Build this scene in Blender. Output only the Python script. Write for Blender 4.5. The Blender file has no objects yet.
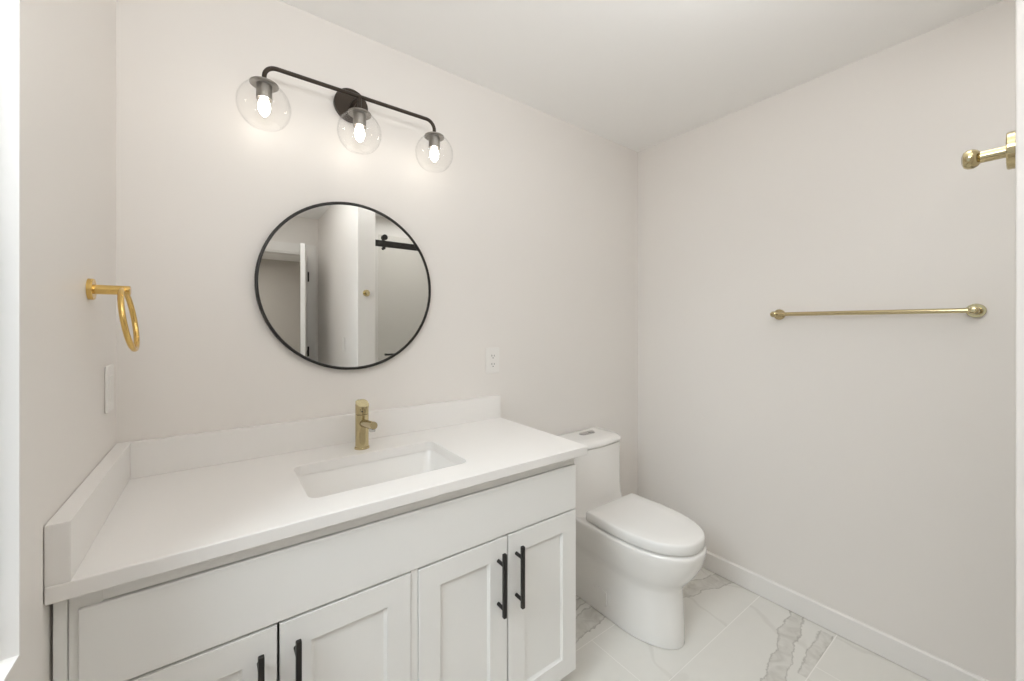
import bpy, bmesh, math, random
from mathutils import Vector, Matrix
SC = bpy.context.scene
COL = SC.collection
PI = math.pi

# ------------------------------------------------------------------ camera
F_PX, YAW, HORIZON = 396.126, math.radians(36.4688), 325.6263
cam = bpy.data.cameras.new('camera')
cam.sensor_fit = 'HORIZONTAL'; cam.sensor_width = 36.0
cam.lens = F_PX / 1024 * 36.0
cam.shift_y = -(340.5 - HORIZON) / 1024
cam.clip_start = 0.01
cam_ob = bpy.data.objects.new('camera', cam)
cam_ob.location = (0.2278, -1.55, 1.323)
cam_ob.rotation_euler = (PI / 2, 0, -YAW)
COL.objects.link(cam_ob)
SC.camera = cam_ob

# ------------------------------------------------------------------ world, lights, exposure
world = bpy.data.worlds.new('world'); SC.world = world
world.use_nodes = True
bg = world.node_tree.nodes['Background']
bg.inputs[0].default_value = (0.88, 0.94, 1.0, 1); bg.inputs[1].default_value = 0.8

def area(name, loc, rot, sx, sy, power, col=(1, 1, 1)):
    l = bpy.data.lights.new(name, 'AREA'); l.shape = 'RECTANGLE'
    l.size = sx; l.size_y = sy; l.energy = power; l.color = col
    o = bpy.data.objects.new(name, l); o.location = loc; o.rotation_euler = rot
    COL.objects.link(o); return o

# daylight outside the window in the left wall
area('window_daylight', (-1.15, -1.38, 2.42), (0, math.radians(-54), math.radians(12)), 1.0, 1.0, 47, (0.86, 0.93, 1.0))
# added fill lamps, unseen, bounced off the ceiling like a flash
area('ceiling_bounce_fill', (0.26, -1.66, 1.80), Vector((-0.12, 0.40, 0.91)).to_track_quat('-Z', 'Y').to_euler(), 0.25, 0.25, 10, (0.97, 0.985, 1.0))
area('second_bounce_fill', (1.15, -1.40, 2.17), Vector((0.10, 0.36, 0.93)).to_track_quat('-Z', 'Y').to_euler(), 0.25, 0.25, 5, (0.97, 0.985, 1.0))  # second added fill, lifts the right side of the ceiling
# unseen ceiling fill added without fixtures: passage behind the camera, shower, bedroom
area('passage_fill', (0.55, -2.05, 2.40), (0, 0, 0), 0.7, 0.7, 1.5, (1, 0.985, 0.96))  # added soft fill, no fixture modelled
area('shower_fill', (1.78, -2.0, 2.40), (0, 0, 0), 0.6, 0.6, 5, (1, 0.985, 0.96))  # added fill behind the shower glass
area('bedroom_fill', (0.2, -5.0, 2.40), (0, 0, 0), 0.5, 0.5, 24, (1, 0.98, 0.95))  # added to brighten the room mirrored beyond the door
BULB_STRENGTH = 16

SC.view_settings.view_transform = 'Standard'
SC.view_settings.look = 'None'
SC.view_settings.gamma = 1.0
SC.view_settings.use_curve_mapping = False
SC.view_settings.exposure = 0.0
SC.cycles.max_bounces = 16
SC.cycles.diffuse_bounces = 8
SC.cycles.glossy_bounces = 8
SC.cycles.transparent_max_bounces = 16
SC.cycles.sample_clamp_indirect = 6.0
SC.cycles.use_denoising = True

# ------------------------------------------------------------------ materials
def new_mat(name):
    m = bpy.data.materials.new(name); m.use_nodes = True
    return m, m.node_tree, m.node_tree.nodes['Principled BSDF']

def mat(name, col, rough=0.5, metal=0.0, spec=0.5, coat=0.0, bump=0.0, bscale=200.0, vary=0.0, rvary=0.0):
    m, t, b = new_mat(name)
    N = t.nodes
    b.inputs['Base Color'].default_value = (*col, 1)
    b.inputs['Roughness'].default_value = rough
    b.inputs['Metallic'].default_value = metal
    b.inputs['Specular IOR Level'].default_value = spec
    b.inputs['Coat Weight'].default_value = coat
    b.inputs['Coat Roughness'].default_value = 0.05
    geo = N.new('ShaderNodeNewGeometry')
    if bump or vary or rvary:
        n = N.new('ShaderNodeTexNoise'); n.inputs['Scale'].default_value = bscale
        n.inputs['Detail'].default_value = 3
        t.links.new(geo.outputs['Position'], n.inputs['Vector'])
        if bump:
            bp = N.new('ShaderNodeBump'); bp.inputs['Strength'].default_value = bump
            bp.inputs['Distance'].default_value = 0.001
            t.links.new(n.outputs[0], bp.inputs['Height']); t.links.new(bp.outputs[0], b.inputs['Normal'])
        if vary:
            mx = N.new('ShaderNodeMix'); mx.data_type = 'RGBA'
            mx.inputs[6].default_value = (*[c * (1 - vary) for c in col], 1)
            mx.inputs[7].default_value = (*[min(1, c * (1 + vary)) for c in col], 1)
            t.links.new(n.outputs[0], mx.inputs[0]); t.links.new(mx.outputs[2], b.inputs['Base Color'])
        if rvary:
            mr = N.new('ShaderNodeMapRange')
            mr.inputs['To Min'].default_value = rough - rvary; mr.inputs['To Max'].default_value = rough + rvary
            t.links.new(n.outputs[0], mr.inputs[0]); t.links.new(mr.outputs[0], b.inputs['Roughness'])
    return m

M = {}
M['wall'] = mat('wall_paint', (0.80, 0.768, 0.733), 0.42, bump=0.06, bscale=350, spec=0.4)
M['ceiling'] = mat('ceiling_paint', (0.94, 0.93, 0.915), 0.7, bump=0.05, bscale=300, spec=0.3)
M['trim'] = mat('trim_paint', (0.82, 0.80, 0.775), 0.35, bump=0.02, bscale=150)
M['cabinet'] = mat('cabinet_paint', (0.82, 0.815, 0.795), 0.38, bump=0.02, bscale=200)
M['quartz'] = mat('white_quartz', (0.82, 0.80, 0.775), 0.36, spec=0.35, vary=0.015, bscale=500, rvary=0.03)
M['ceramic'] = mat('white_ceramic', (0.84, 0.825, 0.80), 0.12, coat=0.4, vary=0.004, bscale=30)
M['ceramic_lid'] = mat('white_seat_plastic', (0.83, 0.82, 0.80), 0.22, vary=0.004, bscale=30)
M['black'] = mat('black_metal', (0.022, 0.02, 0.018), 0.38, metal=0.3, rvary=0.05, bscale=120)
M['bronze'] = mat('dark_bronze', (0.055, 0.043, 0.034), 0.35, metal=0.7, rvary=0.05, bscale=120)
M['brass'] = mat('champagne_brass', (0.56, 0.47, 0.275), 0.12, metal=1.0, rvary=0.02, bscale=300)
M['gold'] = mat('polished_gold', (0.76, 0.52, 0.18), 0.2, metal=1.0, rvary=0.04, bscale=300)
M['chrome'] = mat('chrome', (0.55, 0.55, 0.54), 0.12, metal=1.0, rvary=0.02)
M['nickel'] = mat('brushed_nickel', (0.30, 0.28, 0.255), 0.35, metal=1.0, rvary=0.04)
M['mirror'] = mat('mirror_silver', (0.86, 0.875, 0.87), 0.0, metal=1.0)
M['plastic'] = mat('white_plate_plastic', (0.82, 0.80, 0.77), 0.3, bump=0.01)
M['slot'] = mat('dark_slot', (0.06, 0.055, 0.05), 0.6, bump=0.02)
M['sash'] = mat('window_vinyl', (0.62, 0.62, 0.61), 0.35, bump=0.02)
M['tilewall'] = mat('shower_wall', (0.66, 0.64, 0.61), 0.3, vary=0.02, bscale=6)
M['hallpaint'] = mat('bedroom_paint', (0.50, 0.47, 0.43), 0.6, bump=0.05)

def glass_mat(name, tint, refl):
    m = bpy.data.materials.new(name); m.use_nodes = True
    t = m.node_tree; t.nodes.clear()
    out = t.nodes.new('ShaderNodeOutputMaterial')
    tr = t.nodes.new('ShaderNodeBsdfTransparent'); tr.inputs[0].default_value = (*tint, 1)
    gl = t.nodes.new('ShaderNodeBsdfGlossy'); gl.inputs['Roughness'].default_value = 0.02
    lw = t.nodes.new('ShaderNodeLayerWeight'); lw.inputs[0].default_value = 0.5
    pw = t.nodes.new('ShaderNodeMath'); pw.operation = 'POWER'; pw.inputs[1].default_value = 4.0
    ma = t.nodes.new('ShaderNodeMath'); ma.operation = 'MULTIPLY_ADD'; ma.inputs[1].default_value = refl; ma.inputs[2].default_value = 0.02
    mx = t.nodes.new('ShaderNodeMixShader')
    t.links.new(lw.outputs['Facing'], pw.inputs[0]); t.links.new(pw.outputs[0], ma.inputs[0])
    t.links.new(ma.outputs[0], mx.inputs[0]); t.links.new(tr.outputs[0], mx.inputs[1])
    t.links.new(gl.outputs[0], mx.inputs[2]); t.links.new(mx.outputs[0], out.inputs[0])
    return m
M['shade'] = glass_mat('clear_shade_glass', (0.993, 0.993, 0.992), 0.4)
M['pane'] = glass_mat('window_glass', (0.98, 0.99, 0.985), 0.6)
M['shower_glass'] = glass_mat('shower_glass', (0.965, 0.966, 0.957), 0.5)

def emit_mat(name, col, s):
    m = bpy.data.materials.new(name); m.use_nodes = True
    t = m.node_tree; t.nodes.clear()
    out = t.nodes.new('ShaderNodeOutputMaterial'); e = t.nodes.new('ShaderNodeEmission')
    e.inputs[0].default_value = (*col, 1); e.inputs[1].default_value = s
    t.links.new(e.outputs[0], out.inputs[0]); return m
M['bulb'] = emit_mat('bulb_glow', (1.0, 0.94, 0.85), BULB_STRENGTH)

# marble tile floor ------------------------------------------------
def floor_material():
    m, t, b = new_mat('marble_tile')
    N, L = t.nodes, t.links
    def math_(op, a, b_=None, c=None):
        n = N.new('ShaderNodeMath'); n.operation = op
        for i, v in enumerate((a, b_, c)):
            if v is None: continue
            if isinstance(v, (int, float)): n.inputs[i].default_value = v
            else: L.new(v, n.inputs[i])
        return n.outputs[0]
    geo = N.new('ShaderNodeNewGeometry')
    sep = N.new('ShaderNodeSeparateXYZ'); L.new(geo.outputs['Position'], sep.inputs[0])
    x, y = sep.outputs[0], sep.outputs[1]
    ROW, LEN = 0.302, 1.20
    v = math_('DIVIDE', math_('SUBTRACT', -0.4095, y), ROW)         # row 0 starts under y=-0.41
    row = math_('FLOOR', v); fv = math_('SUBTRACT', v, row)
    xs = math_('SUBTRACT', math_('SUBTRACT', x, 1.488), math_('MULTIPLY', row, -0.30))
    u = math_('DIVIDE', xs, LEN); colm = math_('FLOOR', u); fu = math_('SUBTRACT', u, colm)
    def near_edge(f, size):
        d = math_('MULTIPLY', math_('MINIMUM', f, math_('SUBTRACT', 1.0, f)), size)
        return d
    dmin = math_('MINIMUM', near_edge(fv, ROW), near_edge(fu, LEN))
    grout = math_('LESS_THAN', dmin, 0.0016)
    # warped coordinates for veins
    nz = N.new('ShaderNodeTexNoise'); nz.inputs['Scale'].default_value = 9; nz.inputs['Detail'].default_value = 6
    nz.inputs['Roughness'].default_value = 0.65
    L.new(geo.outputs['Position'], nz.inputs['Vector'])
    nz2 = N.new('ShaderNodeTexNoise'); nz2.inputs['Scale'].default_value = 30; nz2.inputs['Detail'].default_value = 6
    nz2.inputs['Roughness'].default_value = 0.55
    L.new(geo.outputs['Position'], nz2.inputs['Vector'])
    nz3 = N.new('ShaderNodeTexNoise'); nz3.inputs['Scale'].default_value = 16; nz3.inputs['Detail'].default_value = 5
    nz3.inputs['Distortion'].default_value = 1.2
    L.new(geo.outputs['Position'], nz3.inputs['Vector'])
    w1 = math_('SUBTRACT', nz.outputs[0], 0.5)
    w2 = math_('SUBTRACT', nz2.outputs[0], 0.5)
    def band(ax, ay, bx, by, half, amp, tile_lo=None, tile_hi=None):
        """Distance to the line a-b, roughened; 1 inside the vein, dark along its two edges."""
        dx, dy = bx - ax, by - ay; ln = math.hypot(dx, dy); dx /= ln; dy /= ln
        px = math_('SUBTRACT', x, ax); py = math_('SUBTRACT', y, ay)
        along = math_('ADD', math_('MULTIPLY', px, dx), math_('MULTIPLY', py, dy))
        across = math_('ADD', math_('MULTIPLY', px, -dy), math_('MULTIPLY', py, dx))
        d = math_('ABSOLUTE', math_('ADD', across, math_('ADD', math_('MULTIPLY', w1, amp), math_('MULTIPLY', w2, amp * 0.35))))
        inside = math_('LESS_THAN', d, half)
        ends = math_('MULTIPLY', math_('GREATER_THAN', along, 0.0), math_('LESS_THAN', along, ln))
        edge = math_('SUBTRACT', 1.0, math_('MINIMUM', 1.0, math_('DIVIDE', math_('ABSOLUTE', math_('SUBTRACT', d, half * 0.93)), 0.0045)))
        mask = ends
        if tile_lo is not None:
            mask = math_('MULTIPLY', mask, math_('MULTIPLY', math_('GREATER_THAN', y, tile_lo), math_('LESS_THAN', y, tile_hi)))
        return math_('MULTIPLY', inside, mask), math_('MULTIPLY', math_('MAXIMUM', edge, 0.0), mask)
    r0, r1, r2 = -0.4095, -0.7115, -1.0135
    specs = [(2.50, -0.845, 1.55, -0.990, 0.030, 0.07, r2, r1),
             (2.33, -0.985, 2.00, -1.000, 0.022, 0.05, r2, r1),
             (2.50, -0.585, 1.95, -0.430, 0.042, 0.07, r1, r0),
             (1.20, -0.365, 1.80, -0.290, 0.045, 0.07, r0, 0.0),
             (1.30, -0.255, 1.80, -0.195, 0.020, 0.05, r0, 0.0),
             (0.30, -0.90, 1.10, -1.00, 0.03, 0.09, r2, r1),
             (0.90, -1.45, 1.60, -1.30, 0.025, 0.10, -1.3155, r2)]
    fill = edges = None
    for s in specs:
        f_, e_ = band(*s)
        fill = f_ if fill is None else math_('MAXIMUM', fill, f_)
        edges = e_ if edges is None else math_('MAXIMUM', edges, e_)
    # a few hairline veins
    wv = N.new('ShaderNodeTexWave'); wv.inputs['Scale'].default_value = 0.7; wv.inputs['Distortion'].default_value = 9
    wv.inputs['Detail'].default_value = 4; wv.inputs['Detail Scale'].default_value = 1.6
    cmb = N.new('ShaderNodeCombineXYZ'); L.new(x, cmb.inputs[0]); L.new(math_('ADD', y, math_('MULTIPLY', row, 3.7)), cmb.inputs[1])
    L.new(cmb.outputs[0], wv.inputs['Vector'])
    hair = math_('MULTIPLY', math_('MAXIMUM', math_('SUBTRACT', wv.outputs['Fac'], 0.985), 0.0), 22.0)
    base = N.new('ShaderNodeMix'); base.data_type = 'RGBA'
    base.inputs[6].default_value = (0.72, 0.71, 0.67, 1); base.inputs[7].default_value = (0.77, 0.755, 0.715, 1)
    L.new(nz.outputs[0], base.inputs[0])
    def over(prev, fac, col):
        n = N.new('ShaderNodeMix'); n.data_type = 'RGBA'
        L.new(fac, n.inputs[0]); L.new(prev, n.inputs[6]); n.inputs[7].default_value = (*col, 1)
        return n.outputs[2]
    c = over(base.outputs[2], hair, (0.55, 0.53, 0.49))
    cloud = math_('MULTIPLY', fill, math_('MAXIMUM', 0.12, math_('MULTIPLY_ADD', nz3.outputs[0], 1.5, -0.42)))
    c = over(c, cloud, (0.46, 0.44, 0.40))
    c = over(c, math_('MULTIPLY', math_('MULTIPLY', edges, 0.62), math_('MULTIPLY', nz2.outputs[0], 1.4)), (0.25, 0.235, 0.21))
    c = over(c, grout, (0.80, 0.785, 0.75))
    L.new(c, b.inputs['Base Color'])
    b.inputs['Roughness'].default_value = 0.22
    L.new(math_('ADD', 0.2, math_('MULTIPLY', grout, 0.4)), b.inputs['Roughness'])
    return m
M['floor'] = floor_material()

# ------------------------------------------------------------------ geometry helpers
def finish(bm, smooth=True, angle=35):
    bmesh.ops.recalc_face_normals(bm, faces=bm.faces[:])
    if smooth:
        for f in bm.faces: f.smooth = True
        for e in bm.edges:
            if len(e.link_faces) == 2:
                e.smooth = e.calc_face_angle(0) < math.radians(angle)
            else: e.smooth = False
    return bm

def tag(o, label=None, cat=None, group=None, kind=None):
    if label: o['label'] = label
    if cat: o['category'] = cat
    if group: o['group'] = group
    if kind: o['kind'] = kind
    return o

def thing(name, loc, label, cat, group=None):
    o = bpy.data.objects.new(name, None); o.empty_display_size = 0.05
    COL.objects.link(o); o.location = loc
    return tag(o, label, cat, group)

def origin_of(o):
    v = Vector((0, 0, 0))
    while o: v += o.location; o = o.parent
    return v

def obj(name, bm, material, parent=None, label=None, smooth=True, angle=35, origin=None):
    """Link the bmesh (world coordinates) as ONE mesh object; children keep their thing's origin."""
    finish(bm, smooth, angle)
    if parent: off = origin_of(parent)
    elif origin: off = Vector(origin)
    else: off = Vector((0, 0, 0))
    bmesh.ops.translate(bm, verts=bm.verts[:], vec=-off)
    me = bpy.data.meshes.new(name); bm.to_mesh(me); bm.free()
    me.materials.append(material)
    o = bpy.data.objects.new(name, me); COL.objects.link(o)
    if parent: o.parent = parent
    elif origin: o.location = origin
    if label: o['label'] = label
    if smooth and angle == 35:
        md = o.modifiers.new('weighted_normals', 'WEIGHTED_NORMAL'); md.keep_sharp = True; md.weight = 80
    return o

def add_box(bm, x0, x1, y0, y1, z0, z1, bevel=0.0, seg=2):
    x0, x1 = min(x0, x1), max(x0, x1); y0, y1 = min(y0, y1), max(y0, y1); z0, z1 = min(z0, z1), max(z0, z1)
    g = bmesh.ops.create_cube(bm, size=1.0)
    for v in g['verts']:
        v.co = Vector((x0 + (v.co.x + .5) * (x1 - x0), y0 + (v.co.y + .5) * (y1 - y0), z0 + (v.co.z + .5) * (z1 - z0)))
    if bevel:
        es = list({e for v in g['verts'] for e in v.link_edges})
        bmesh.ops.bevel(bm, geom=es, offset=bevel, segments=seg, affect='EDGES', profile=0.5)
    return bm

def box(*a, **k): return add_box(bmesh.new(), *a, **k)

def add_rings(bm, rings, cap0=True, cap1=True, closed=True):
    R = [[bm.verts.new(p) for p in r] for r in rings]
    n = len(R[0])
    for a, b in zip(R, R[1:]):
        for i in range(n if closed else n - 1):
            j = (i + 1) % n
            bm.faces.new((a[i], a[j], b[j], b[i]))
    if cap0: bm.faces.new(R[0])
    if cap1: bm.faces.new(R[-1])
    return bm

def add_lathe(bm, prof, base, axis=(0, 0, 1), n=40, cap0=True, cap1=True):
    """prof: list of (radius, height along the axis)."""
    ax = Vector(axis).normalized()
    q = Vector((0, 0, 1)).rotation_difference(ax)
    rings = []
    for r, h in prof:
        rings.append([Vector(base) + q @ Vector((r * math.cos(2 * PI * i / n), r * math.sin(2 * PI * i / n), h)) for i in range(n)])
    return add_rings(bm, rings, cap0, cap1)
def lathe(*a, **k): return add_lathe(bmesh.new(), *a, **k)

def add_tube(bm, pts, r, n=16, closed=False, caps=True):
    pts = [Vector(p) for p in pts]; m = len(pts); rings = []
    up = None
    for i, p in enumerate(pts):
        a = pts[(i - 1) % m] if (closed or i > 0) else p
        b = pts[(i + 1) % m] if (closed or i < m - 1) else p
        t = (b - a).normalized()
        if up is None:
            up = t.orthogonal().normalized()
        else:
            up = (up - t * up.dot(t)).normalized()
        s = t.cross(up)
        rr = r[i] if isinstance(r, (list, tuple)) else r
        rings.append([p + rr * (math.cos(2 * PI * k / n) * up + math.sin(2 * PI * k / n) * s) for k in range(n)])
    if closed:
        R = [[bm.verts.new(p) for p in q] for q in rings]
        # align the seam
        best = min(range(n), key=lambda k: (R[0][k].co - R[-1][0].co).length)
        for a_i in range(m):
            A, B = R[a_i], R[(a_i + 1) % m]
            sh = best if a_i == m - 1 else 0
            for i in range(n):
                bm.faces.new((A[i], A[(i + 1) % n], B[(i + 1 + sh) % n], B[(i + sh) % n]))
        return bm
    return add_rings(bm, rings, caps, caps)
def tube(*a, **k): return add_tube(bmesh.new(), *a, **k)

def rrect(x0, x1, y0, y1, r, k=6):
    out = []
    for cx, cy, a0 in ((x1 - r, y1 - r, 0), (x0 + r, y1 - r, 90), (x0 + r, y0 + r, 180), (x1 - r, y0 + r, 270)):
        for i in range(k + 1):
            a = math.radians(a0 + 90 * i / k); out.append((cx + r * math.cos(a), cy + r * math.sin(a)))
    return out

def struct(name, bm, m, **k):
    o = obj(name, bm, m, **k); o['kind'] = 'structure'; return o

# ------------------------------------------------------------------ room shell
W, H = 2.3674, 2.4261
YF, YB = -3.0, -6.2                 # door wall of the passage, far wall of the bedroom
PX0, PX1, PY = 1.053, 1.182, -1.525 # partition beside the shower
T = 0.12
XL = -0.004                          # face of the left wall
struct('floor', box(-T, W + T, YB - T, T, -0.10, 0.0), M['floor'])
struct('ceiling', box(-T, W + T, YB - T, T, H, H + 0.10), M['ceiling'])
struct('wall_back', box(-T, W + T, 0, T, 0, H), M['wall'])
struct('wall_right', box(W, W + T, YF, 0, 0, H), M['wall'])
# left wall with the window hole
WY0, WY1, WZ0, WZ1 = -1.50, -0.710, 0.869, 2.16
bm = bmesh.new()
add_box(bm, -T, XL, WY1, 0, 0, H); add_box(bm, -T, XL, YF, WY0, 0, H)
add_box(bm, -T, XL, WY0, WY1, 0, WZ0); add_box(bm, -T, XL, WY0, WY1, WZ1, H)
struct('wall_left', bm, M['wall'])
struct('wall_partition', box(PX0, PX1, YF, PY, 0, H, bevel=0.003), M['wall'])
struct('wall_shower', box(PX1, W, -2.62, -2.50, 0, H), M['tilewall'])
# door wall at the end of the passage
DX0, DX1, DZ = 0.18, 0.94, 2.06
bm = bmesh.new()
add_box(bm, -T, DX0, YF - T, YF, 0, H); add_box(bm, DX1, W + T, YF - T, YF, 0, H); add_box(bm, DX0, DX1, YF - T, YF, DZ, H)
struct('wall_front', bm, M['wall'])
struct('wall_bedroom_far', box(-T, W + T, YB - T, YB, 0, H), M['hallpaint'])
struct('wall_bedroom_left', box(-T, 0, YB, YF - T, 0, H), M['hallpaint'])
struct('wall_bedroom_right', box(W, W + T, YB, YF - T, 0, H), M['hallpaint'])

def board(bm, pts, h, t_dir, t=0.012):
    """Baseboard along a straight run from pts[0] to pts[1] with an eased top edge."""
    (xa, ya), (xb, yb) = pts; nx, ny = t_dir
    prof = [(0, 0.0025), (t, 0.0025), (t, h - 0.006), (t - 0.006, h), (0, h)]
    add_rings(bm, [[(xa + nx * d, ya + ny * d, z) for d, z in prof], [(xb + nx * d, yb + ny * d, z) for d, z in prof]])
    return bm
BH = 0.096
struct('baseboard_right', board(bmesh.new(), ((W, PY - 0.06), (W, 0)), BH, (-1, 0)), M['trim'])
struct('baseboard_back', board(bmesh.new(), ((1.262, 0), (W - 0.012, 0)), BH, (0, -1)), M['trim'])
struct('baseboard_left', board(bmesh.new(), ((XL, YF), (XL, -0.60)), BH, (1, 0)), M['trim'])
struct('baseboard_partition', board(bmesh.new(), ((PX0, YF + 0.02), (PX0, PY)), BH, (-1, 0)), M['trim'])

# window in the left wall: casing, jamb lining, sash, pane
CY1, CZ0, CW = -0.624, 0.781, 0.0875
bm = bmesh.new(); ct = XL + 0.012
def casing_quad(bm, a, b, c, d):                      # mitred strip, a..d in (y, z)
    add_rings(bm, [[(XL, y, z) for y, z in (a, b, c, d)], [(ct, y, z) for y, z in (a, b, c, d)]])
o_ = [(WY0 - CW, CZ0), (CY1, CZ0), (CY1, WZ1 + CW), (WY0 - CW, WZ1 + CW)]
i_ = [(WY0, WZ0), (WY1, WZ0), (WY1, WZ1), (WY0, WZ1)]
for k in range(4):
    casing_quad(bm, o_[k], o_[(k + 1) % 4], i_[(k + 1) % 4], i_[k])
struct('trim_1', bm, M['wall'])
bm = bmesh.new(); jt = 0.004
add_box(bm, -T, ct, WY1 - jt, WY1, WZ0, WZ1); add_box(bm, -T, ct, WY0, WY0 + jt, WZ0, WZ1)
add_box(bm, -T, ct, WY0 + jt, WY1 - jt, WZ0, WZ0 + jt); add_box(bm, -T, ct, WY0 + jt, WY1 - jt, WZ1 - jt, WZ1)
struct('trim_2', bm, M['trim'])
win = obj('window_1', box(-0.065, -0.030, WY0 + jt, WY0 + jt + 0.018, WZ0 + jt, WZ1 - jt, bevel=0.002), M['sash'])
win['kind'] = 'structure'
bm = bmesh.new()
yA, yB, zA, zB = WY0 + jt + 0.018, WY1 - jt, WZ0 + jt, WZ1 - jt
add_box(bm, -0.065, -0.030, yB - 0.018, yB, zA, zB, bevel=0.002)
add_box(bm, -0.065, -0.030, yA, yB - 0.018, zA, zA + 0.022, bevel=0.002)
add_box(bm, -0.065, -0.030, yA, yB - 0.018, zB - 0.022, zB, bevel=0.002)
obj('sash', bm, M['sash'], win)
obj('pane', box(-0.050, -0.046, yA, yB - 0.018, zA + 0.022, zB - 0.022), M['pane'], win)

# door casing at the end of the passage, and the open door seen in the mirror
bm = bmesh.new()
for (x0, x1, z0, z1) in ((DX1, DX1 + 0.09, 0, DZ + 0.09), (DX0 - 0.09, DX0, 0, DZ + 0.09), (DX0, DX1, DZ, DZ + 0.09)):
    add_box(bm, x0, x1, YF, YF + 0.014, z0, z1, bevel=0.002)
add_box(bm, DX1 - 0.015, DX1, YF - T, YF, 0, DZ); add_box(bm, DX0, DX0 + 0.015, YF - T, YF, 0, DZ)
add_box(bm, DX0 + 0.015, DX1 - 0.015, YF - T, YF, DZ - 0.015, DZ)
struct('trim_3', bm, M['trim'])
def rot_z(bm, ang, pivot):
    bmesh.ops.rotate(bm, verts=bm.verts[:], cent=pivot, matrix=Matrix.Rotation(ang, 3, 'Z')); return bm
PIV = Vector((0.950, YF + 0.018, 0)); ANG = math.radians(10.4)
bm = bmesh.new()
dw = 0.735
add_box(bm, PIV.x - 0.035, PIV.x, PIV.y, PIV.y + dw, 0.012, 2.025, bevel=0.002)
door = struct('door_1', rot_z(bm, ANG, PIV), M['trim'])
bm = bmesh.new()
for x in (PIV.x,):
    for (z0, z1) in ((0.22, 0.95), (1.08, 1.90)):
        for (a, b, c, d) in ((0.11, 0.13, z0, z1), (dw - 0.13, dw - 0.11, z0, z1), (0.13, dw - 0.13, z0, z0 + 0.02), (0.13, dw - 0.13, z1 - 0.02, z1)):
            add_box(bm, x, x + 0.005, PIV.y + a, PIV.y + b, c, d, bevel=0.002)
obj('door_molding', rot_z(bm, ANG, PIV), M['trim'], door)
for z in (0.25, 1.06, 1.82):
    bm = bmesh.new()
    add_lathe(bm, [(0.008, -0.05), (0.008, 0.05)], (PIV.x + 0.010, PIV.y + 0.012, z), n=14)
    add_box(bm, PIV.x, PIV.x + 0.003, PIV.y + 0.004, PIV.y + 0.045, z - 0.05, z + 0.05)
    obj('hinge', rot_z(bm, ANG, PIV), M['black'], door, label='black door hinge')
bm = bmesh.new()
add_lathe(bm, [(0.03, 0), (0.03, 0.006), (0.011, 0.009), (0.011, 0.03), (0.026, 0.042), (0.027, 0.055), (0.018, 0.064)],
          (PIV.x, PIV.y + dw - 0.065, 0.95), axis=(1, 0, 0), n=24)
obj('door_knob', rot_z(bm, ANG, PIV), M['black'], door)

# ------------------------------------------------------------------ vanity cabinet
ZC, CT, DEP, LEN_C, ST, ZS = 0.8936, 0.0305, 0.5745, 1.289, 0.0275, 0.9947
FY, DT = -0.55, 0.019                       # front face of the doors, door thickness
vx0, vx1 = 0.0005, 1.2506
van = thing('vanity_cabinet', (0.63, -0.27, 0), 'white shaker vanity cabinet with black bar pulls under the white countertop', 'cabinet')
bm = bmesh.new()
carc_y = FY + DT + 0.001
zt = ZC - CT
add_box(bm, vx1 - 0.018, vx1, carc_y, -0.001, 0.097, zt - 0.001, bevel=0.001)   # right side
add_box(bm, vx0 + 0.018, vx0 + 0.036, carc_y, -0.001, 0.097, zt - 0.001)         # left side
add_box(bm, vx0 + 0.036, vx1 - 0.018, carc_y, -0.001, 0.097, 0.115)              # bottom
add_box(bm, vx0 + 0.036, vx1 - 0.018, -0.02, -0.001, 0.115, zt - 0.001)          # back
add_box(bm, 0.6372, 0.6558, FY + 0.005, carc_y + 0.02, 0.115, 0.6725)                      # centre stile
add_box(bm, 0.0605, vx1 - 0.0185, carc_y, carc_y + 0.02, 0.6725, 0.828); add_box(bm, 0.0605, vx1 - 0.006, FY + 0.004, carc_y + 0.02, 0.8325, zt - 0.001, bevel=0.0008)   # top rail
obj('carcass', bm, M['cabinet'], van)
obj('toe_kick', box(vx0 + 0.03, vx1, FY + 0.075, FY + 0.09, 0.0, 0.097), M['cabinet'], van)
obj('filler_strip', box(vx0, vx0 + 0.0165, FY + 0.004, carc_y + 0.02, 0.0, zt - 0.001, bevel=0.0012), M['cabinet'], van)
obj('face_stile', box(vx0 + 0.0175, 0.06, FY + 0.008, carc_y, 0.097, zt - 0.001, bevel=0.0008), M['cabinet'], van)
obj('drawer_front', box(0.030, vx1, FY, FY + DT, 0.6735, 0.8290, bevel=0.003, seg=3), M['cabinet'], van)

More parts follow.
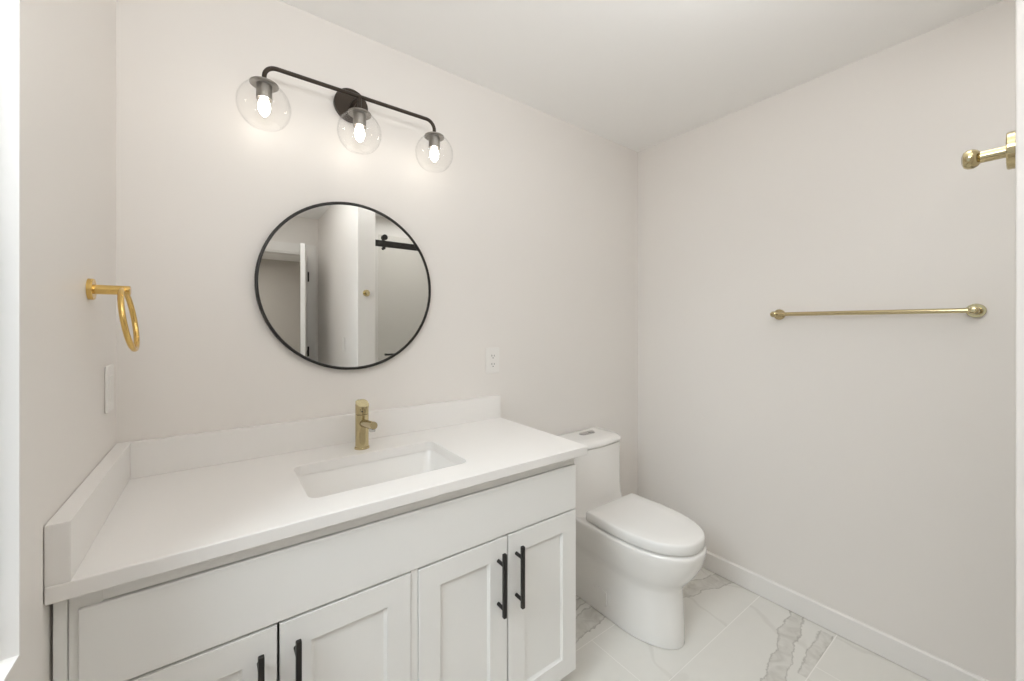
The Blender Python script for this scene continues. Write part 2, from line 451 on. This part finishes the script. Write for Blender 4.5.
def shaker_door(x0, x1, z0, z1, hx):
    st = 0.064; y0, y1 = FY, FY + DT; b = 0.0025
    ix0, ix1, iz0, iz1 = x0 + st, x1 - st, z0 + st, z1 - st
    def frame_ring(d, y): return [(x0 + d, y, z0 + d), (x1 - d, y, z0 + d), (x1 - d, y, z1 - d), (x0 + d, y, z1 - d)]
    fr = [frame_ring(*q) for q in ((0, y1), (0, y0 + b), (b * .3, y0 + b * .3), (b, y0), (st - b, y0), (st - b * .3, y0 + b * .3), (st, y0 + b), (st, y1))]
    bm = add_rings(bmesh.new(), fr + [fr[0]], cap0=False, cap1=False)
    bmesh.ops.remove_doubles(bm, verts=bm.verts[:], dist=1e-6)
    d = obj('door', bm, M['cabinet'], van)
    # recessed centre with a small sloped bead
    e = 0.006; ya, yr, yb = y0 + 0.004, y0 + 0.009, y1 - 0.002
    def ring(d, y): return [(ix0 + d, y, iz0 + d), (ix1 - d, y, iz0 + d), (ix1 - d, y, iz1 - d), (ix0 + d, y, iz1 - d)]
    bm = add_rings(bmesh.new(), [ring(0, yb), ring(0, ya), ring(e, yr)])
    obj('center_panel', bm, M['cabinet'], d, smooth=False)
    zc, hl, hw, hy = 0.544, 0.0955, 0.0058, y0 - 0.034
    bm = box(hx - hw, hx + hw, hy - hw, hy + hw, zc - hl, zc + hl, bevel=0.0022)
    for s in (-1, 1):
        add_lathe(bm, [(0.0055, 0), (0.0055, 0.030)], (hx, y0 + 0.0005, zc - 0.0065 + s * 0.0655), axis=(0, -1, 0), n=14)
    obj('handle', bm, M['black'], d, label='black square bar pull')
    return d
DZ0, DZ1 = 0.099, 0.668
for x0, x1, hx in ((0.033, 0.3297, 0.2975), (0.3347, 0.6355, 0.3665), (0.6575, 0.9488, 0.9145), (0.9538, vx1, 0.9835)):
    shaker_door(x0, x1, DZ0, DZ1, hx)

# ------------------------------------------------------------------ countertop with splashes
ctr = thing('countertop', (0.64, -0.28, ZC - CT), 'white quartz countertop with low back and left splash on the vanity cabinet', 'countertop')
HX0, HX1, HY0, HY1, HR = 0.407, 0.861, -0.468, -0.188, 0.027
def slab_with_hole(z0, z1, bev=0.003):
    bm = bmesh.new()
    x0, x1, y0, y1 = XL + 0.001, LEN_C, -DEP, -0.001
    outer = [(x0, y0), (x1, y0), (x1, y1), (x0, y1)]
    inner = rrect(HX0, HX1, HY0, HY1, HR, 7)
    vo = [bm.verts.new((a, b, z1)) for a, b in outer]; vi = [bm.verts.new((a, b, z1)) for a, b in inner]
    eo = [bm.edges.new((vo[i], vo[(i + 1) % 4])) for i in range(4)]
    ei = [bm.edges.new((vi[i], vi[(i + 1) % len(vi)])) for i in range(len(vi))]
    bmesh.ops.triangle_fill(bm, edges=eo + ei, use_beauty=True)
    # keep only faces outside of the hole
    kill = [f for f in bm.faces if all(v in vi for v in f.verts) and HX0 < f.calc_center_median().x < HX1 and HY0 < f.calc_center_median().y < HY1
            and all(v in vi for v in f.verts)]
    if kill: bmesh.ops.delete(bm, geom=kill, context='FACES_ONLY')
    r = bmesh.ops.extrude_face_region(bm, geom=bm.faces[:])
    bmesh.ops.translate(bm, verts=[v for v in r['geom'] if isinstance(v, bmesh.types.BMVert)], vec=(0, 0, z0 - z1))
    bmesh.ops.recalc_face_normals(bm, faces=bm.faces[:])
    es = [e for e in bm.edges if all((abs(v.co.x - x0) < 1e-5 or abs(v.co.x - x1) < 1e-5 or abs(v.co.y - y0) < 1e-5 or abs(v.co.y - y1) < 1e-5) for v in e.verts)
          and len(e.link_faces) == 2 and e.calc_face_angle(0) > 0.5]
    vert_e = [e for e in bm.edges if all(abs(v.co.x - x1) < 1e-5 and abs(v.co.y - y0) < 1e-5 for v in e.verts)]
    rb = bmesh.ops.bevel(bm, geom=vert_e, offset=0.010, segments=5, affect='EDGES', profile=0.5)
    es = [e for e in bm.edges if e.is_valid and len(e.link_faces) == 2 and e.calc_face_angle(0) > 0.9
          and not all(HX0 - 0.01 < v.co.x < HX1 + 0.01 and HY0 - 0.01 < v.co.y < HY1 + 0.01 for v in e.verts)]
    bmesh.ops.bevel(bm, geom=es, offset=bev, segments=3, affect='EDGES', profile=0.5)
    return bm
obj('slab', slab_with_hole(ZC - CT, ZC), M['quartz'], ctr)
obj('backsplash', box(ST, LEN_C - 0.001, -ST, -0.001, ZC, ZS, bevel=0.0016), M['quartz'], ctr)
obj('side_splash', box(XL + 0.001, ST, -DEP + 0.001, -0.001, ZC, ZS, bevel=0.0016), M['quartz'], ctr)

# ------------------------------------------------------------------ undermount sink
sink = thing('undermount_sink', (0.634, -0.328, 0.72), 'white rectangular undermount sink set into the countertop below the faucet', 'sink')
def rr(d, z, r):
    return [(a, b, z) for a, b in rrect(HX0 - d, HX1 + d, HY0 - d, HY1 + d, r, 7)]
zt = ZC - CT
rings = [rr(0.022, zt - 0.0105, 0.045), rr(0.022, zt - 0.0005, 0.045), rr(0.004, zt - 0.0005, 0.031), rr(0.0025, zt - 0.004, 0.031),
         rr(-0.008, zt - 0.06, 0.035), rr(-0.018, zt - 0.105, 0.05), rr(-0.032, zt - 0.125, 0.06), rr(-0.07, zt - 0.134, 0.05), rr(-0.115, zt - 0.138, 0.02)]
outer = [rr(-0.10, zt - 0.155, 0.03), rr(-0.03, zt - 0.148, 0.06), rr(-0.004, zt - 0.11, 0.05), rr(0.006, zt - 0.0105, 0.04)]
bm = bmesh.new()
R = [[bm.verts.new(p) for p in r] for r in rings]; n = len(R[0])
RO = [[bm.verts.new(p) for p in r] for r in outer]
for a, b in zip(R, R[1:]):
    for i in range(n): bm.faces.new((a[i], a[(i + 1) % n], b[(i + 1) % n], b[i]))
bm.faces.new(R[-1]); bm.faces.new(RO[0])
for a, b in zip(RO + [R[0]], (RO + [R[0]])[1:]):
    for i in range(n): bm.faces.new((a[i], a[(i + 1) % n], b[(i + 1) % n], b[i]))
obj('basin', bm, M['ceramic'], sink, angle=50)
obj('drain', lathe([(0.022, 0), (0.022, 0.003), (0.019, 0.004), (0.012, 0.003), (0.004, 0.0035)], (0.634, -0.328, zt - 0.1375), n=32), M['brass'], sink, label='brass drain')

# ------------------------------------------------------------------ faucet
FX, FYY = 0.6308, -0.119
fau = thing('faucet', (FX, FYY, ZC), 'champagne brass single hole faucet behind the sink', 'faucet')
obj('base_ring', lathe([(0.0248, 0), (0.0248, 0.005), (0.0238, 0.0065), (0.0225, 0.0068)], (FX, FYY, ZC), n=40), M['brass'], fau)
obj('body', lathe([(0.0222, 0.0065), (0.0222, 0.1185), (0.0212, 0.1195)], (FX, FYY, ZC), n=40), M['brass'], fau)
sp = tube([(FX, FYY - 0.018, ZC + 0.090), (FX, FYY - 0.05, ZC + 0.0945), (FX, FYY - 0.128, ZC + 0.1045), (FX, FYY - 0.134, ZC + 0.1052)],
          [0.0135, 0.0135, 0.0130, 0.0115], n=28)
spout = obj('spout', sp, M['brass'], fau)
obj('aerator', lathe([(0.0095, 0), (0.0100, 0.002), (0.0100, 0.013)], (FX, FYY - 0.117, ZC + 0.0835), n=24), M['chrome'], spout, label='chrome aerator ring')
# lever cap: a cylinder cut at a slant, with a thin lever plate on top
bm = bmesh.new(); rings = []; nn = 40
def cap_ring(r, z, slope):
    return [(FX + r * math.cos(2 * PI * i / nn), FYY + r * math.sin(2 * PI * i / nn), ZC + z + slope * r * math.sin(2 * PI * i / nn)) for i in range(nn)]
add_rings(bm, [cap_ring(0.0212, 0.1200, 0), cap_ring(0.0222, 0.1212, 0), cap_ring(0.0222, 0.150, 0.42), cap_ring(0.0208, 0.1525, 0.42)])
lev = obj('handle', bm, M['brass'], fau)
bm = bmesh.new()
add_rings(bm, [[(FX + a, FYY + b, ZC + 0.1538 + 0.42 * b + dz) for a, b in rrect(-0.0205, 0.0205, -0.026, 0.0205, 0.016, 6)] for dz in (-0.001, 0.0055)])
obj('lever', bm, M['brass'], lev)
obj('set_screw', lathe([(0.0026, -0.001), (0.0026, 0.0012)], (FX - 0.0055, FYY - 0.0215, ZC + 0.132), axis=(-0.25, -1, 0), n=14), M['slot'], lev, label='dark set screw hole')

# ------------------------------------------------------------------ round mirror
MX, MZ, MR = 0.6287, 1.4685, 0.3084
mir = thing('round_mirror', (MX, 0, MZ), 'round wall mirror in a thin black metal frame above the faucet', 'mirror')
bm = bmesh.new()
prof = [(MR - 0.010, 0.0), (MR, 0.0), (MR, 0.0225), (MR - 0.0015, 0.024), (MR - 0.0075, 0.024), (MR - 0.0085, 0.023), (MR - 0.010, 0.019)]
nseg = 128
R = [[bm.verts.new((MX + r * math.cos(2 * PI * i / nseg), -h, MZ + r * math.sin(2 * PI * i / nseg))) for r, h in prof] for i in range(nseg)]
for i in range(nseg):
    a, b = R[i], R[(i + 1) % nseg]
    for k in range(len(prof)): bm.faces.new((a[k], a[(k + 1) % len(prof)], b[(k + 1) % len(prof)], b[k]))
obj('frame', bm, M['black'], mir)
obj('mirror_glass', lathe([(MR - 0.0101, 0.004), (MR - 0.0101, 0.0195)], (MX, 0, MZ), axis=(0, -1, 0), n=128), M['mirror'], mir, smooth=False, label='silvered mirror glass')

# ------------------------------------------------------------------ three-light vanity fixture
LX, LY, LZ, SPC = 0.6225, -0.12, 2.123, 0.2835
lamp = thing('vanity_light', (LX, 0, LZ), 'dark bronze three globe vanity light on the wall above the round mirror', 'wall lamp')
obj('back_plate', lathe([(0.060, 0), (0.060, 0.015), (0.0575, 0.018)], (LX, -0.0005, LZ + 0.018), axis=(0, -1, 0), n=56), M['bronze'], lamp)
obj('arm', tube([(LX, -0.016, LZ + 0.012), (LX, -0.06, LZ + 0.010), (LX, LY, LZ)], 0.0075, n=16), M['bronze'], lamp)
pts = []
RB = 0.034
xl, xr = LX - SPC, LX + SPC
pts += [(xl, LY, LZ - 0.060)]
pts += [(xl + RB - RB * math.cos(a), LY, LZ - RB + RB * math.sin(a)) for a in [PI / 2 * k / 8 for k in range(9)]]
pts += [(xr - RB + RB * math.sin(a), LY, LZ - RB + RB * math.cos(a)) for a in [PI / 2 * k / 8 for k in range(9)]]
pts += [(xr, LY, LZ - 0.060)]
bm = tube(pts, 0.0066, n=16)
add_lathe(bm, [(0.0066, -0.060), (0.0066, 0.0)], (LX, LY, LZ), n=16)
obj('crossbar', bm, M['bronze'], lamp)
for k in (-1, 0, 1):
    x = LX + k * SPC; zt_ = LZ - 0.0585
    bm = lathe([(0.010, 0.006), (0.036, 0.002), (0.0385, 0.0), (0.0385, -0.004), (0.0215, -0.005), (0.0215, -0.047), (0.0200, -0.047), (0.0190, -0.012)], (x, LY, zt_), n=40)
    obj('socket_cup', bm, M['nickel'], lamp)
    zc_ = zt_ - 0.066; RG = 0.0732
    prof = [(0.0372, zt_ - 0.0045)]
    a0, a1 = math.acos(0.0372 / RG), -math.acos(0.0445 / RG)
    c_ = zt_ - 0.004 - RG * math.sin(a0)
    for i in range(23):
        a = a0 + (a1 - a0) * i / 22
        prof.append((RG * math.cos(a), c_ + RG * math.sin(a)))
    t_ = 0.0022
    inner = [(max(r - t_, 0.001), z) for r, z in prof[1:]]
    full = [(r, z - zt_) for r, z in prof + inner[::-1]]
    bm = lathe(full + [full[0]], (x, LY, zt_), n=56, cap0=False, cap1=False)
    bmesh.ops.remove_doubles(bm, verts=bm.verts[:], dist=1e-6)
    obj('glass_shade', bm, M['shade'], lamp, label='clear glass globe shade')
    bp_ = [(0.0070, -0.0135), (0.0080, -0.036), (0.0105, -0.046), (0.0150, -0.058), (0.0172, -0.069), (0.0158, -0.081), (0.0105, -0.092), (0.0050, -0.098), (0.0015, -0.100)]
    obj('light_bulb', lathe(bp_, (x, LY, zt_), n=28), M['bulb'], lamp, label='glowing bulb')

# ------------------------------------------------------------------ outlet, switches
def wall_plate(root, cx, cy, cz, normal, kind):
    """Cover plate 0.075 x 0.120 centred on a wall; built in (along, out, up) and turned onto the wall."""
    n = Vector(normal); al = Vector((0, 0, 1)).cross(n)
    def place(bm):
        for v in bm.verts:
            a, o, u = v.co; v.co = Vector((cx, cy, cz)) + al * a + n * o + Vector((0, 0, u))
        return bm
    obj('cover_plate', place(box(-0.0375, 0.0375, 0.0003, 0.0062, -0.060, 0.060, bevel=0.003, seg=3)), M['plastic'], root)
    if kind == 'outlet':
        for s in (1, -1):
            bm = bmesh.new()
            add_rings(bm, [[(a, o, b + s * 0.0195) for a, b in rrect(-0.0165, 0.0165, -0.014, 0.014, 0.008, 6)] for o in (0.005, 0.0078)])
            rec = obj('receptacle', place(bm), M['plastic'], root)
            bm = bmesh.new()
            add_box(bm, -0.0078, -0.0054, 0.0075, 0.0082, s * 0.0195 - 0.001, s * 0.0195 + 0.008)
            add_box(bm, 0.0054, 0.0078, 0.0075, 0.0082, s * 0.0195 - 0.001, s * 0.0195 + 0.007)
            add_lathe(bm, [(0.0026, 0.0075), (0.0026, 0.0082)], (0, 0, s * 0.0195 - 0.0075), axis=(0, 1, 0), n=12)
            obj('socket_slots', place(bm), M['slot'], rec, label='dark socket slots')
    else:
        obj('rocker', place(box(-0.0165, 0.0165, 0.004, 0.0085, -0.033, 0.033, bevel=0.0015)), M['plastic'], root)
ot = thing('wall_outlet', (1.2575, 0, 1.160), 'white duplex outlet on the back wall right of the mirror', 'outlet')
wall_plate(ot, 1.2575, 0, 1.160, (0, -1, 0), 'outlet')
sw = thing('light_switch', (XL, -0.106, 1.161), 'white switch plate on the left wall below the gold towel ring', 'light switch')
wall_plate(sw, XL, -0.106, 1.161, (1, 0, 0), 'switch')
sw = thing('light_switch', (PX0, -1.93, 1.165), 'white switch plate on the hall wall, seen only in the round mirror', 'light switch')
wall_plate(sw, PX0, -1.93, 1.165, (-1, 0, 0), 'switch')

# ------------------------------------------------------------------ gold towel ring
TY, TZ = -0.2935, 1.4035
ring = thing('towel_ring', (XL, TY, TZ), 'polished gold towel ring hanging on the left wall beside the mirror', 'towel ring')
obj('flange', lathe([(0.0235, 0.0003), (0.0235, 0.008), (0.0225, 0.0092)], (XL, TY, TZ), axis=(1, 0, 0), n=40), M['gold'], ring)
obj('post', lathe([(0.0105, 0.008), (0.0105, 0.0665), (0.0095, 0.0675)], (XL, TY, TZ), axis=(1, 0, 0), n=32), M['gold'], ring)
RR, tl = 0.069, math.radians(8)
px_ = XL + 0.0555
pts = []
for i in range(72):
    a = 2 * PI * i / 72
    d = RR - RR * math.cos(a)                           # drop below the top of the ring
    pts.append((px_ + d * math.sin(tl), TY + RR * math.sin(a), TZ + 0.001 - d * math.cos(tl)))
obj('ring', tube(pts, 0.0055, n=16, closed=True), M['gold'], ring)

# ------------------------------------------------------------------ towel bar on the right wall
BY0, BY1, BZ = -1.400, -0.793, 1.3755
bar = thing('towel_bar', (W, (BY0 + BY1) / 2, BZ), 'long brass towel bar on the right wall', 'towel bar')
BX = W - 0.058
obj('bar', tube([(BX, BY0 + 0.004, BZ), (BX, BY1 - 0.004, BZ)], 0.0088, n=20), M['brass'], bar)
for y in (BY0, BY1):
    obj('flange', lathe([(0.0245, 0.0003), (0.0245, 0.007), (0.0235, 0.0085)], (W, y, BZ), axis=(-1, 0, 0), n=40), M['brass'], bar)
    obj('post', lathe([(0.0105, 0.008), (0.0105, 0.066), (0.012, 0.068), (0.0135, 0.073), (0.012, 0.078), (0.006, 0.081)], (W, y, BZ), axis=(-1, 0, 0), n=32), M['brass'], bar)

# ------------------------------------------------------------------ robe hook on the end of the partition
HKX, HKZ = 1.1135, 1.5665
hook = thing('robe_hook', (HKX, PY, HKZ), 'brass robe hook with round knob on the end of the partition wall', 'hook')
obj('flange', lathe([(0.0255, 0.0003), (0.0255, 0.008), (0.0245, 0.0092)], (HKX, PY, HKZ), axis=(0, 1, 0), n=40), M['brass'], hook)
obj('post', lathe([(0.0082, 0.008), (0.0082, 0.040)], (HKX, PY, HKZ), axis=(0, 1, 0), n=24), M['brass'], hook)
obj('knob', lathe([(0.0082, 0.033), (0.0115, 0.0355), (0.0140, 0.040), (0.0138, 0.045), (0.0115, 0.049), (0.0065, 0.051)], (HKX, PY, HKZ), axis=(0, 1, 0), n=32), M['brass'], hook)

# ------------------------------------------------------------------ toilet
TX = 1.773
toi = thing('toilet', (TX, -0.38, 0), 'white one-piece skirted toilet with closed lid between vanity and right wall', 'toilet')
def bowl_ring(w, yf, y0, yb, z, ex=2.0, n=26):
    TX = 1.773 - 0.015 * max(0.0, min(1.0, (0.33 - z) / 0.10))
    """Half-ellipse nose from y0 to yf, straight sides back to yb with rounded corners."""
    L_ = y0 - yf; pts = []
    for i in range(n + 1):
        a = -PI / 2 + PI * i / n                        # left side, nose, right side
        s_, c_ = math.sin(a), math.cos(a)
        pts.append((TX + w * math.copysign(abs(s_) ** (2 / ex), s_), y0 - L_ * abs(c_) ** (2 / ex), z))
    rc = 0.035
    for i in range(8):
        t = i / 7; pts.append((TX + w, y0 + (yb - rc - y0) * (t * 0.999 + 0.001), z)) if i else None
    for i in range(1, 7):
        a = PI / 2 * i / 6; pts.append((TX + w - rc + rc * math.cos(a), yb - rc + rc * math.sin(a), z))
    for i in range(0, 7):
        a = PI / 2 + PI / 2 * i / 6; pts.append((TX - w + rc + rc * math.cos(a), yb - rc + rc * math.sin(a), z))
    for i in range(1, 7):
        t = i / 7; pts.append((TX - w, yb - rc + (y0 - yb + rc) * t, z))
    return pts
YBK = -0.012
rows = [(0.115, -0.651, -0.43, 0.000, 2.0), (0.115, -0.651, -0.43, 0.003, 2.0), (0.1215, -0.6575, -0.43, 0.0034, 2.0), (0.122, -0.658, -0.43, 0.03, 2.0), (0.122, -0.655, -0.43, 0.10, 2.0),
        (0.123, -0.650, -0.43, 0.18, 2.02), (0.125, -0.648, -0.43, 0.222, 2.05), (0.132, -0.655, -0.43, 0.245, 2.1), (0.145, -0.674, -0.43, 0.268, 2.15), (0.158, -0.694, -0.43, 0.295, 2.2),
        (0.170, -0.711, -0.43, 0.328, 2.25), (0.178, -0.722, -0.43, 0.36, 2.3), (0.1825, -0.728, -0.43, 0.388, 2.3), (0.183, -0.729, -0.43, 0.398, 2.3), (0.1815, -0.7275, -0.43, 0.405, 2.3), (0.175, -0.721, -0.43, 0.409, 2.3)]
bm = add_rings(bmesh.new(), [bowl_ring(w, yf, y0, YBK, z, ex) for w, yf, y0, z, ex in rows])
obj('bowl', bm, M['ceramic'], toi, angle=60)
# seat cover: closed lid with a soft edge over the seat
def lid_ring(d, z):
    return lid_outline(0.181 - d, -0.724 + d, -0.268 - d, z)
def lid_outline(w, yf, yb, z, n=30):
    pts = []; y0 = -0.43; L_ = y0 - yf; ex = 2.3; wb = w * 0.965; rc = 0.012
    for i in range(n + 1):
        a = -PI / 2 + PI * i / n; s_, c_ = math.sin(a), math.cos(a)
        pts.append((TX + w * math.copysign(abs(s_) ** (2 / ex), s_), y0 - L_ * abs(c_) ** (2 / ex), z))
    for i in range(1, 5):
        t = i / 5; pts.append((TX + w + (wb - w) * t, y0 + (yb - rc - y0) * t, z))
    for i in range(0, 6):
        a = PI / 2 * i / 5; pts.append((TX + wb - rc + rc * math.cos(a), yb - rc + rc * math.sin(a), z))
    for i in range(0, 6):
        a = PI / 2 + PI / 2 * i / 5; pts.append((TX - wb + rc + rc * math.cos(a), yb - rc + rc * math.sin(a), z))
    for i in range(1, 5):
        t = i / 5; pts.append((TX - wb + (wb - w) * t, yb - rc + (y0 - yb + rc) * t, z))
    return pts
obj('seat', add_rings(bmesh.new(), [lid_ring(0.022, 0.4085), lid_ring(0.020, 0.410), lid_ring(0.020, 0.416), lid_ring(0.022, 0.417)]), M['ceramic_lid'], toi)
lid = obj('lid', add_rings(bmesh.new(), [lid_ring(0.010, 0.4172), lid_ring(0.002, 0.4180), lid_ring(0.0, 0.4205), lid_ring(0.001, 0.4510), lid_ring(0.003, 0.4560), lid_ring(0.0065, 0.4590), lid_ring(0.011, 0.4602), lid_ring(0.06, 0.4612)]),
          M['ceramic_lid'], toi, angle=50)
for s in (-1, 1):
    obj('lid_hinge', lathe([(0.010, -0.022), (0.010, 0.022)], (TX + s * 0.075, -0.252, 0.424), axis=(1, 0, 0), n=20), M['ceramic_lid'], toi)
# tank with a bowed front
def tank_ring(w, yf, bow, yb, z, rc=0.05, n=14):
    pts = []
    for i in range(n + 1):                              # front, left to right
        t = -1 + 2 * i / n; pts.append((TX + t * (w - rc), yf - bow * (1 - t * t), z))
    for i in range(1, 8):
        a = -PI / 2 + PI / 2 * i / 7; pts.append((TX + w - rc + rc * math.cos(a), yf + rc + rc * math.sin(a), z))
    rb = 0.015
    for i in range(0, 5):
        a = PI / 2 * i / 4; pts.append((TX + w - rb + rb * math.cos(a), yb - rb + rb * math.sin(a), z))
    for i in range(0, 5):
        a = PI / 2 + PI / 2 * i / 4; pts.append((TX - w + rb + rb * math.cos(a), yb - rb + rb * math.sin(a), z))
    for i in range(0, 7):
        a = PI + PI / 2 * i / 7; pts.append((TX - w + rc + rc * math.cos(a), yf + rc + rc * math.sin(a), z))
    return pts
YT = -0.014
obj('tank', add_rings(bmesh.new(), [tank_ring(0.178, -0.250, 0.012, YT, 0.395), tank_ring(0.180, -0.235, 0.012, YT, 0.412), tank_ring(0.182, -0.222, 0.012, YT, 0.432), tank_ring(0.183, -0.214, 0.012, YT, 0.46),
     tank_ring(0.184, -0.210, 0.012, YT, 0.52), tank_ring(0.186, -0.208, 0.012, YT, 0.713), tank_ring(0.182, -0.204, 0.012, YT, 0.715)]), M['ceramic'], toi, angle=50)
tl_ = obj('tank_lid', add_rings(bmesh.new(), [tank_ring(0.182, -0.203, 0.013, YT, 0.7152), tank_ring(0.182, -0.203, 0.013, YT, 0.7192), tank_ring(0.187, -0.210, 0.013, YT, 0.7195), tank_ring(0.190, -0.214, 0.013, YT, 0.7215), tank_ring(0.191, -0.215, 0.013, YT, 0.727), tank_ring(0.188, -0.213, 0.013, YT, 0.738, 0.055),
     tank_ring(0.182, -0.207, 0.013, YT, 0.745, 0.06), tank_ring(0.170, -0.195, 0.012, YT - 0.012, 0.7495, 0.06), tank_ring(0.12, -0.165, 0.008, YT - 0.035, 0.752)]), M['ceramic'], toi, angle=50)
BTX, BTY = 1.795, -0.098
obj('button_ring', add_rings(bmesh.new(), [[(BTX + a, BTY + b, z) for a, b in rrect(-0.052 + d, 0.052 - d, -0.021 + d, 0.021 - d, 0.0205 - d, 8)] for z, d in ((0.748, 0), (0.7545, 0), (0.7555, 0.002))]),
    M['chrome'], tl_, label='chrome oval flush plate')
for x0, x1 in ((-0.047, 0.006), (0.008, 0.047)):
    obj('flush_button', add_rings(bmesh.new(), [[(BTX + a, BTY + b, z) for a, b in rrect(x0 + d, x1 - d, -0.0165 + d, 0.0165 - d, 0.015 - d, 8)] for z, d in ((0.7545, 0), (0.7575, 0), (0.7585, 0.002))]),
        M['chrome'], tl_, label='chrome flush button')
# square cover on the skirt
bm = bmesh.new()
xs_ = TX - 0.015 - 0.1222
add_rings(bm, [[(xs_ + dx, a, b) for a, b in rrect(-0.368 + d, -0.296 - d, 0.052 + d, 0.122 - d, 0.012, 5)] for dx, d in ((0.004, 0), (-0.0035, 0), (-0.006, 0.002))])
obj('side_cap', bm, M['ceramic'], toi)

# ------------------------------------------------------------------ sliding shower door (seen in the mirror)
GY = -1.60
shd = thing('sliding_shower_door', ((PX1 + W) / 2, GY, 0), 'clear glass sliding shower door on a black rail, seen in the round mirror', 'shower door')
obj('rail', box(PX1 + 0.001, W - 0.001, GY - 0.006, GY + 0.006, 1.943, 1.993, bevel=0.002), M['black'], shd, label='black flat rail')
g1 = obj('sliding_panel', box(1.22, 1.82, GY + 0.018, GY + 0.027, 0.09, 2.03, bevel=0.001), M['shower_glass'], shd, label='clear sliding glass panel')
obj('fixed_panel', box(1.77, W - 0.002, GY - 0.024, GY - 0.015, 0.08, 2.03, bevel=0.001), M['shower_glass'], shd, label='clear fixed glass panel')
for x in (1.268, 1.76):
    obj('roller', lathe([(0.012, -0.012), (0.022, -0.010), (0.022, 0.024), (0.020, 0.026)], (x, GY + 0.014, 2.013), axis=(0, 1, 0), n=32), M['black'], g1, label='black roller')
    obj('roller_stop', lathe([(0.0115, -0.010), (0.0115, 0.022)], (x - 0.006, GY + 0.014, 1.928), axis=(0, 1, 0), n=24), M['black'], g1, label='black roller stop')
bm = box(1.255, 1.62, GY + 0.060, GY + 0.074, 1.091, 1.106, bevel=0.003)
for x in (1.275, 1.595):
    add_lathe(bm, [(0.008, 0), (0.008, 0.04)], (x, GY + 0.026, 1.0985), axis=(0, 1, 0), n=16)
obj('handle', bm, M['black'], g1, label='black bar handle')
struct('trim_4', box(PX1, W, GY - 0.06, GY + 0.06, 0, 0.078, bevel=0.004), M['tilewall'])
